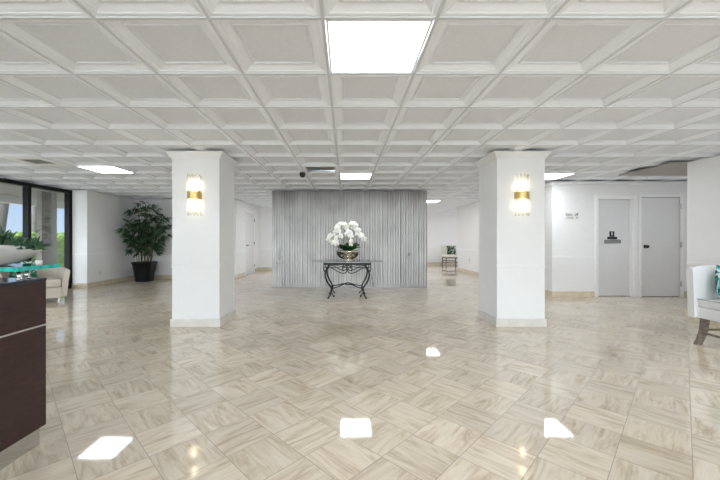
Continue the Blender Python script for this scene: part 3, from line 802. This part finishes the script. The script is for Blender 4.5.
for k in range(34):
    tx = -0.40 + 0.80 * k / 33; yy_ = rs.uniform(-.07, .07) * math.sqrt(max(0, 1 - (tx / .42) ** 2)); nl = rs.randint(9, 14)
    tall = tx < 0.28 and rs.random() < .55 and tx > -.3
    bm = BM(); base_z = 0.095
    for q in range(nl):
        yaw = q * 2.4 + rs.uniform(-.2, .2); L = rs.uniform(.055, .09) * (1.6 if tall else 1); el = rs.uniform(.9, 1.45) if tall else rs.uniform(.15, 1.2)
        dd = Vector((math.cos(yaw) * math.cos(el), math.sin(yaw) * math.cos(el), math.sin(el)))
        c0 = Vector((tx, yy_, base_z)); c1 = c0 + dd * L * .55 + Vector((0, 0, 0.01)); c2 = c0 + dd * L
        add_tube(bm, [c0, c0 + dd * L * .2, c1, c2], [0.003, 0.007, 0.008 if not tall else .009, 0.001], 6)
    if k > 24 and k % 2 == 0:  # trailing strand over the rim
        P = catmull([(tx, yy_, .1), (tx + .03, yy_ - .03, .125), (tx + .07, yy_ - .05, .115), (tx + .095, yy_ - .06, .095)], 6)
        for q_, pp in enumerate(P):
            for s1 in range(4):
                yaw = rs.uniform(0, 2 * PI); dd = Vector((math.cos(yaw), math.sin(yaw), rs.uniform(-.2, .8))).normalized()
                add_tube(bm, [pp, pp + dd * .012, pp + dd * .024], [0.002, 0.006, 0.001], 5)
    obj('succulent', bm, M['succ'], b, True)
cc = thing('candle_cup', 'small white cup on the teal edged glass shelf beside the planter', 'cup', (-1.845, 2.03, 1.0365))
bm = BM(); add_lathe(bm, [(0, 0), (0.014, 0), (0.016, 0.003), (0.017, 0.026), (0.0155, 0.026), (0.014, 0.006), (0, 0.006)], 20); obj('cup', bm, M['plastic'], cc, True)
bm = BM(); add_lathe(bm, [(0, 0.0065), (0.0138, 0.0065), (0.0138, 0.018), (0, 0.018)], 16); obj('wax', bm, M['cream'], cc)

# ------------------------------------------------------------------ cushion mesh
def cushion_bm(w, h, t, n=12):
    bm = BM(); g = {}
    for side in (1, -1):
        for i in range(n + 1):
            for j in range(n + 1):
                u = -1 + 2 * i / n; v = -1 + 2 * j / n
                edge = i in (0, n) or j in (0, n)
                if side == -1 and edge: g[(side, i, j)] = g[(1, i, j)]; continue
                puff = (max(0, 1 - u ** 4) * max(0, 1 - v ** 4)) ** .5
                pin = 1 - .06 * (1 - abs(u) ** 2) * abs(v) ** 3; pin2 = 1 - .06 * (1 - abs(v) ** 2) * abs(u) ** 3
                g[(side, i, j)] = bm.verts.new((u * w / 2 * pin2, side * t / 2 * puff, v * h / 2 * pin))
    for side in (1, -1):
        for i in range(n):
            for j in range(n):
                q = [g[(side, i, j)], g[(side, i + 1, j)], g[(side, i + 1, j + 1)], g[(side, i, j + 1)]]
                bm.faces.new(q if side == -1 else q[::-1])
    return bm

# ------------------------------------------------------------------ beige tub armchair by the window
a = thing('tub_armchair', 'beige upholstered tub armchair by the window behind the reception desk', 'armchair', (-5.93, 6.36, 0), math.radians(50))
def ushape(R_out, R_in, front, n=20):
    """U footprint open to -y: outer and inner outlines"""
    out = [(R_out, front)] + [(R_out * math.cos(an), R_out * math.sin(an)) for an in [PI * k / n for k in range(n + 1)]] + [(-R_out, front)]
    inn = [(R_in, front)] + [(R_in * math.cos(an), R_in * math.sin(an)) for an in [PI * k / n for k in range(n + 1)]] + [(-R_in, front)]
    return out, inn
bm = BM(); out, inn = ushape(0.46, 0.385, -0.40)
vb = []
for (ox, oy), (ix, iy) in zip(out, inn):
    back = max(0, (oy + 0.40) / 0.86); top = 0.605 + 0.06 * back ** 1.5; fl = 0.05
    ln = math.hypot(ox, max(oy, 0)) or 1; nx, ny = ox / ln, max(oy, 0) / ln
    sec = [(ox, oy, 0.10), (ox + nx * fl * .5, oy + ny * fl * .5, 0.40), (ox + nx * fl, oy + ny * fl, top - .03), (ox + nx * (fl - .02), oy + ny * (fl - .02), top), (ix + nx * fl, iy + ny * fl, top), (ix + nx * (fl - .02), iy + ny * (fl - .02), top - .03), (ix, iy, 0.35), (ix, iy, 0.10)]
    vb.append([bm.verts.new(s_) for s_ in sec])
for A, B in zip(vb[:-1], vb[1:]):
    for q in range(8):
        j = (q + 1) % 8; bm.faces.new((A[q], A[j], B[j], B[q]))
bm.faces.new(vb[0]); bm.faces.new(vb[-1][::-1])
smooth_angle(obj('curved_back', bm, M['beige'], a), 50)
boxo('seat_base', M['beige'], -0.38, 0.38, -0.42, 0.20, 0.09, 0.285, a, bev=0.012)
boxo('seat_cushion', M['beige'], -0.375, 0.375, -0.45, 0.20, 0.29, 0.44, a, bev=0.04)
for sx in (-1, 1):
    for y in (-0.35, 0.28):
        bm = BM(); add_box(bm, sx * .36 - .02, sx * .36 + .02, y - .02, y + .02, 0, 0.105, 0.004, 1); obj('foot', bm, M['chrome'], a)
c = obj('throw_pillow', cushion_bm(0.40, 0.36, 0.13), M['leafprint'], None, True)
tag(c, 'tropical leaf print throw pillow on the beige armchair, seen under the glass shelf', 'pillow')
c.location = (-6.02, 6.30, 0.61); c.rotation_euler = (math.radians(-16), 0, math.radians(50))

# ------------------------------------------------------------------ white settee, right edge (faces -x)
s = thing('upholstered_settee', 'white upholstered settee with curved grey wood legs at the right edge', 'settee', (3.95, 3.87, 0))
# local: x into the wall (0 = seat front), y negative towards the viewer; far arm at y = 0
W_ = 1.05
def arm(y0, y1):
    bm = BM(); n = 14; rows = []
    for i in range(n + 1):
        tt = i / n; x = -0.055 + 0.72 * tt
        top = 0.872 + 0.018 * math.sin(PI * min(1, tt * 1.8)) + 0.05 * tt * tt - (0.012 if i == 0 else 0)
        rows.append([bm.verts.new(q) for q in ((x + .018 * (1 - tt), y0, 0.31), (x, y0, top - .02), (x, y0 + .012, top), (x, y1 - .012, top), (x, y1, top - .02), (x + .018 * (1 - tt), y1, 0.31))])
    for A, B in zip(rows[:-1], rows[1:]):
        for q in range(6): bm.faces.new((A[q], A[(q + 1) % 6], B[(q + 1) % 6], B[q]))
    bm.faces.new(rows[0]); bm.faces.new(rows[-1][::-1]); return bm
for y0 in (-0.075, -W_): smooth_angle(obj('arm', arm(y0, y0 + 0.075), M['white_up'], s), 40)
boxo('backrest', M['white_up'], 0.60, 0.72, -W_, 0.0, 0.31, 0.98, s, bev=0.03)
boxo('seat_rail', M['white_up'], 0.005, 0.62, -W_ + 0.02, -0.01, 0.305, 0.43, s, bev=0.012)
sc_ = boxo('seat_cushion', M['white_up'], -0.005, 0.60, -W_ + 0.08, -0.078, 0.432, 0.525, s, bev=0.025)
bm = BM()
add_tube(bm, [(-0.006, -0.078, 0.518), (-0.006, -W_ + 0.08, 0.518)], 0.006, 6); obj('piping', bm, M['piping'], sc_)
for y in (-0.05, -W_ + 0.05):
    for x, sg in ((0.105, -1), (0.60, 1)):
        bm = BM(); rows = []
        for z, dx, w in ((0.31, 0.0, .036), (0.24, 0.002, .036), (0.16, .014, .034), (0.08, .042, .032), (0.0, .082, .031)):
            cx = x + sg * dx
            rows.append([bm.verts.new(q) for q in ((cx - w, y - .024, z), (cx + w, y - .024, z), (cx + w, y + .024, z), (cx - w, y + .024, z))])
        for A, B in zip(rows[:-1], rows[1:]):
            for q in range(4): bm.faces.new((A[q], A[(q + 1) % 4], B[(q + 1) % 4], B[q]))
        bm.faces.new(rows[0]); bm.faces.new(rows[-1][::-1])
        bmesh.ops.bevel(bm, geom=[e_ for e_ in bm.edges], offset=0.004, segments=1, affect='EDGES')
        obj('leg', bm, M['legwood'], s)
for y in (-0.05, -W_ + 0.05): boxo('side_stretcher', M['legwood'], 0.075, 0.63, y - .011, y + .011, 0.155, 0.18, s, bev=0.003)
boxo('front_stretcher', M['legwood'], 0.045, 0.067, -W_ + 0.07, -0.07, 0.125, 0.15, s, bev=0.003)
c = obj('throw_pillow', cushion_bm(0.36, 0.34, 0.12), M['tealprint'], None, True)
tag(c, 'teal leaf print throw pillow propped on the white settee', 'pillow')
c.location = (4.18, 3.665, 0.705); c.rotation_euler = (math.radians(-12), math.radians(14), math.radians(6))

# ------------------------------------------------------------------ far hall chair
f = thing('hall_chair', 'small cream chair with brown wooden legs far away in the right hall', 'chair', (4.57, 14.72, 0))
boxo('seat', M['cream'], -0.33, 0.33, -0.32, 0.30, 0.40, 0.50, f, bev=0.03)
boxo('backrest', M['cream'], -0.33, 0.33, 0.24, 0.34, 0.42, 0.90, f, bev=0.03)
for sx in (-1, 1):
    for y in (-0.28, 0.27):
        bm = BM(); add_tube(bm, [(sx * .29, y, 0.40), (sx * .29, y, 0.2), (sx * .30, y + (0.03 if y > 0 else -.03), 0)], [.026, .022, .018], 8); obj('leg', bm, M['darkleg'] if y > 0 else M['legwood'], f)
    boxo('side_stretcher', M['darkleg'], sx * .29 - .012, sx * .29 + .012, -.27, .27, .16, .19, f)
boxo('front_stretcher', M['darkleg'], -.28, .28, -.295, -.270, .19, .22, f)
boxo('rear_stretcher', M['darkleg'], -.28, .28, .26, .285, .22, .25, f)
boxo('seat_frame', M['darkleg'], -.31, .31, -.30, .29, .36, .405, f)
c = obj('throw_pillow', cushion_bm(0.40, 0.40, 0.13), M['greenprint'], None, True)
tag(c, 'dark green leaf print throw pillow on the far hall chair', 'pillow')
c.location = (4.62, 14.82, 0.705); c.rotation_euler = (math.radians(-14), 0, 0)

# ------------------------------------------------------------------ outdoors beyond the left window
struct(boxo('ground', M['ground'], -60, 60, -60, 70, -0.32, -0.14))
sbox('exterior_soffit', M['ext'], -9.4, -6.85, -8, 16, 2.42, 2.55)
sbox('exterior_beam', M['extpale'], -9.6, -9.4, -8, 16, 2.20, 2.62)
sbox('exterior_pillar', M['ext'], -7.93, -7.80, 8.66, 9.12, -0.14, 2.42)
rh = random.Random(5)
def hedge(x0, x1, y0, y1, h, label, n):
    bm = BM(); add_box(bm, x0 + .15, x1 - .15, y0, y1, -0.14, h - .12)
    for k in range(n):
        q = rh.random()
        if q < .45: c0 = Vector((x1 - .15 + rh.uniform(-.05, .12), rh.uniform(y0, y1), rh.uniform(0, h)))
        else: c0 = Vector((rh.uniform(x0, x1), rh.uniform(y0, y1), h - .12 + rh.uniform(-.05, .14)))
        a1 = rh.uniform(0, 2 * PI); e1 = rh.uniform(-.3, 1.3); L = rh.uniform(.07, .14)
        dd = Vector((math.cos(a1) * math.cos(e1), math.sin(a1) * math.cos(e1), math.sin(e1))); sd = dd.orthogonal().normalized() * L * .33
        v = [bm.verts.new(c0), bm.verts.new(c0 + dd * L * .5 + sd), bm.verts.new(c0 + dd * L), bm.verts.new(c0 + dd * L * .5 - sd)]
        bm.faces.new(v)
    tag(obj('hedge', bm, M['hedge'], recalc=False), label, 'hedge')
hedge(-13.2, -12.0, 9.0, 19, 1.36, 'sunlit green hedge beyond the terrace outside the left window', 9000)
def palm_tree(x, y, lean, r, label):
    tt = thing('palm_tree', label, 'palm tree', (x, y, -0.14), 0, 'palm trees outside the window')
    C = catmull([(0, 0, 0), (lean * .3, 0, 1.8), (lean * .7, 0, 3.8), (lean, 0, 6)], 6)
    bm = BM(); add_tube(bm, C, [r * (1.1 - .25 * i / len(C)) for i in range(len(C))], 14); obj('trunk', bm, M['trunk'], tt, True)
    for k in range(11):
        yw = 2 * PI * k / 11; dirv = Vector((math.cos(yw), math.sin(yw), 0)); bm = BM(); pv = None
        P = [C[-1] + dirv * (2.2 * s_) + Vector((0, 0, .9 * s_ - 1.7 * s_ * s_)) for s_ in [q / 10 for q in range(11)]]
        add_tube(bm, P, 0.02, 5)
        sd = dirv.cross(Vector((0, 0, 1)))
        for i in range(1, 11):
            for sg in (-1, 1):
                q = P[i]; v = [bm.verts.new(q), bm.verts.new(q + sd * sg * .3 + dirv * .15 + Vector((0, 0, -.12))), bm.verts.new(q + sd * sg * .55 + dirv * .3 + Vector((0, 0, -.4))), bm.verts.new(q + dirv * .09)]
                bm.faces.new(v)
        obj('frond', bm, M['frond'], tt, recalc=False)
palm_tree(-10.45, 10.0, 0.75, 0.13, 'leaning grey palm trunk outside the window above the succulent planter')
palm_tree(-14.0, 15.1, 0.2, 0.10, 'thin palm trunk outside the window beside the taupe pillar')

# ------------------------------------------------------------------ world, camera, view
w = bpy.data.worlds.new('sky'); SC.world = w; w.use_nodes = True
nt = w.node_tree; bg = nt.nodes['Background']
tc = N(nt, 'ShaderNodeTexCoord'); sp = N(nt, 'ShaderNodeSeparateXYZ'); nt.links.new(tc.outputs['Generated'], sp.inputs[0])
up = ramp(nt, sp.outputs[2], [(0.0, (0.60, 0.75, 0.95)), (0.12, (0.46, 0.65, 0.95)), (0.5, (0.38, 0.57, 0.92)), (1.0, (0.30, 0.50, 0.88))])
nt.links.new(up, bg.inputs['Color']); bg.inputs['Strength'].default_value = 0.95
# hazy bright half of the sky, on the sun's side (behind the viewer)
bg2 = N(nt, 'ShaderNodeBackground'); bg2.inputs['Color'].default_value = (0.90, 0.945, 1.0, 1); bg2.inputs['Strength'].default_value = 8.5
mr = N(nt, 'ShaderNodeMapRange', interpolation_type='SMOOTHSTEP'); nt.links.new(sp.outputs[1], mr.inputs[0])
mr.inputs[1].default_value = -0.1; mr.inputs[2].default_value = -0.8
ms = N(nt, 'ShaderNodeMixShader'); nt.links.new(mr.outputs[0], ms.inputs[0]); nt.links.new(bg.outputs[0], ms.inputs[1]); nt.links.new(bg2.outputs[0], ms.inputs[2])
nt.links.new(ms.outputs[0], nt.nodes['World Output'].inputs['Surface'])
sun = bpy.data.lights.new('sun', 'SUN'); so = bpy.data.objects.new('sun', sun); COL.objects.link(so)
sun.energy = 5.0; sun.angle = 0.01; sun.color = (1, .95, .86)
so.rotation_euler = Vector((0.32, 0.40, -0.85)).to_track_quat('-Z', 'Y').to_euler()

cam = bpy.data.cameras.new('camera'); co = bpy.data.objects.new('camera', cam); COL.objects.link(co)
co.location = (0, 0, EYE); co.rotation_euler = (PI / 2, 0, 0)
cam.sensor_width = 36; cam.lens = 338 / 720 * 36; cam.shift_x = 14 / 720; cam.shift_y = -1 / 720; cam.clip_start = 0.05; cam.clip_end = 300
SC.camera = co
SC.cycles.max_bounces = 14; SC.cycles.diffuse_bounces = 7; SC.cycles.transparent_max_bounces = 24
SC.view_settings.view_transform = 'Standard'; SC.view_settings.look = 'None'
SC.view_settings.exposure = 0.34; SC.view_settings.gamma = 1.0; SC.view_settings.use_curve_mapping = False
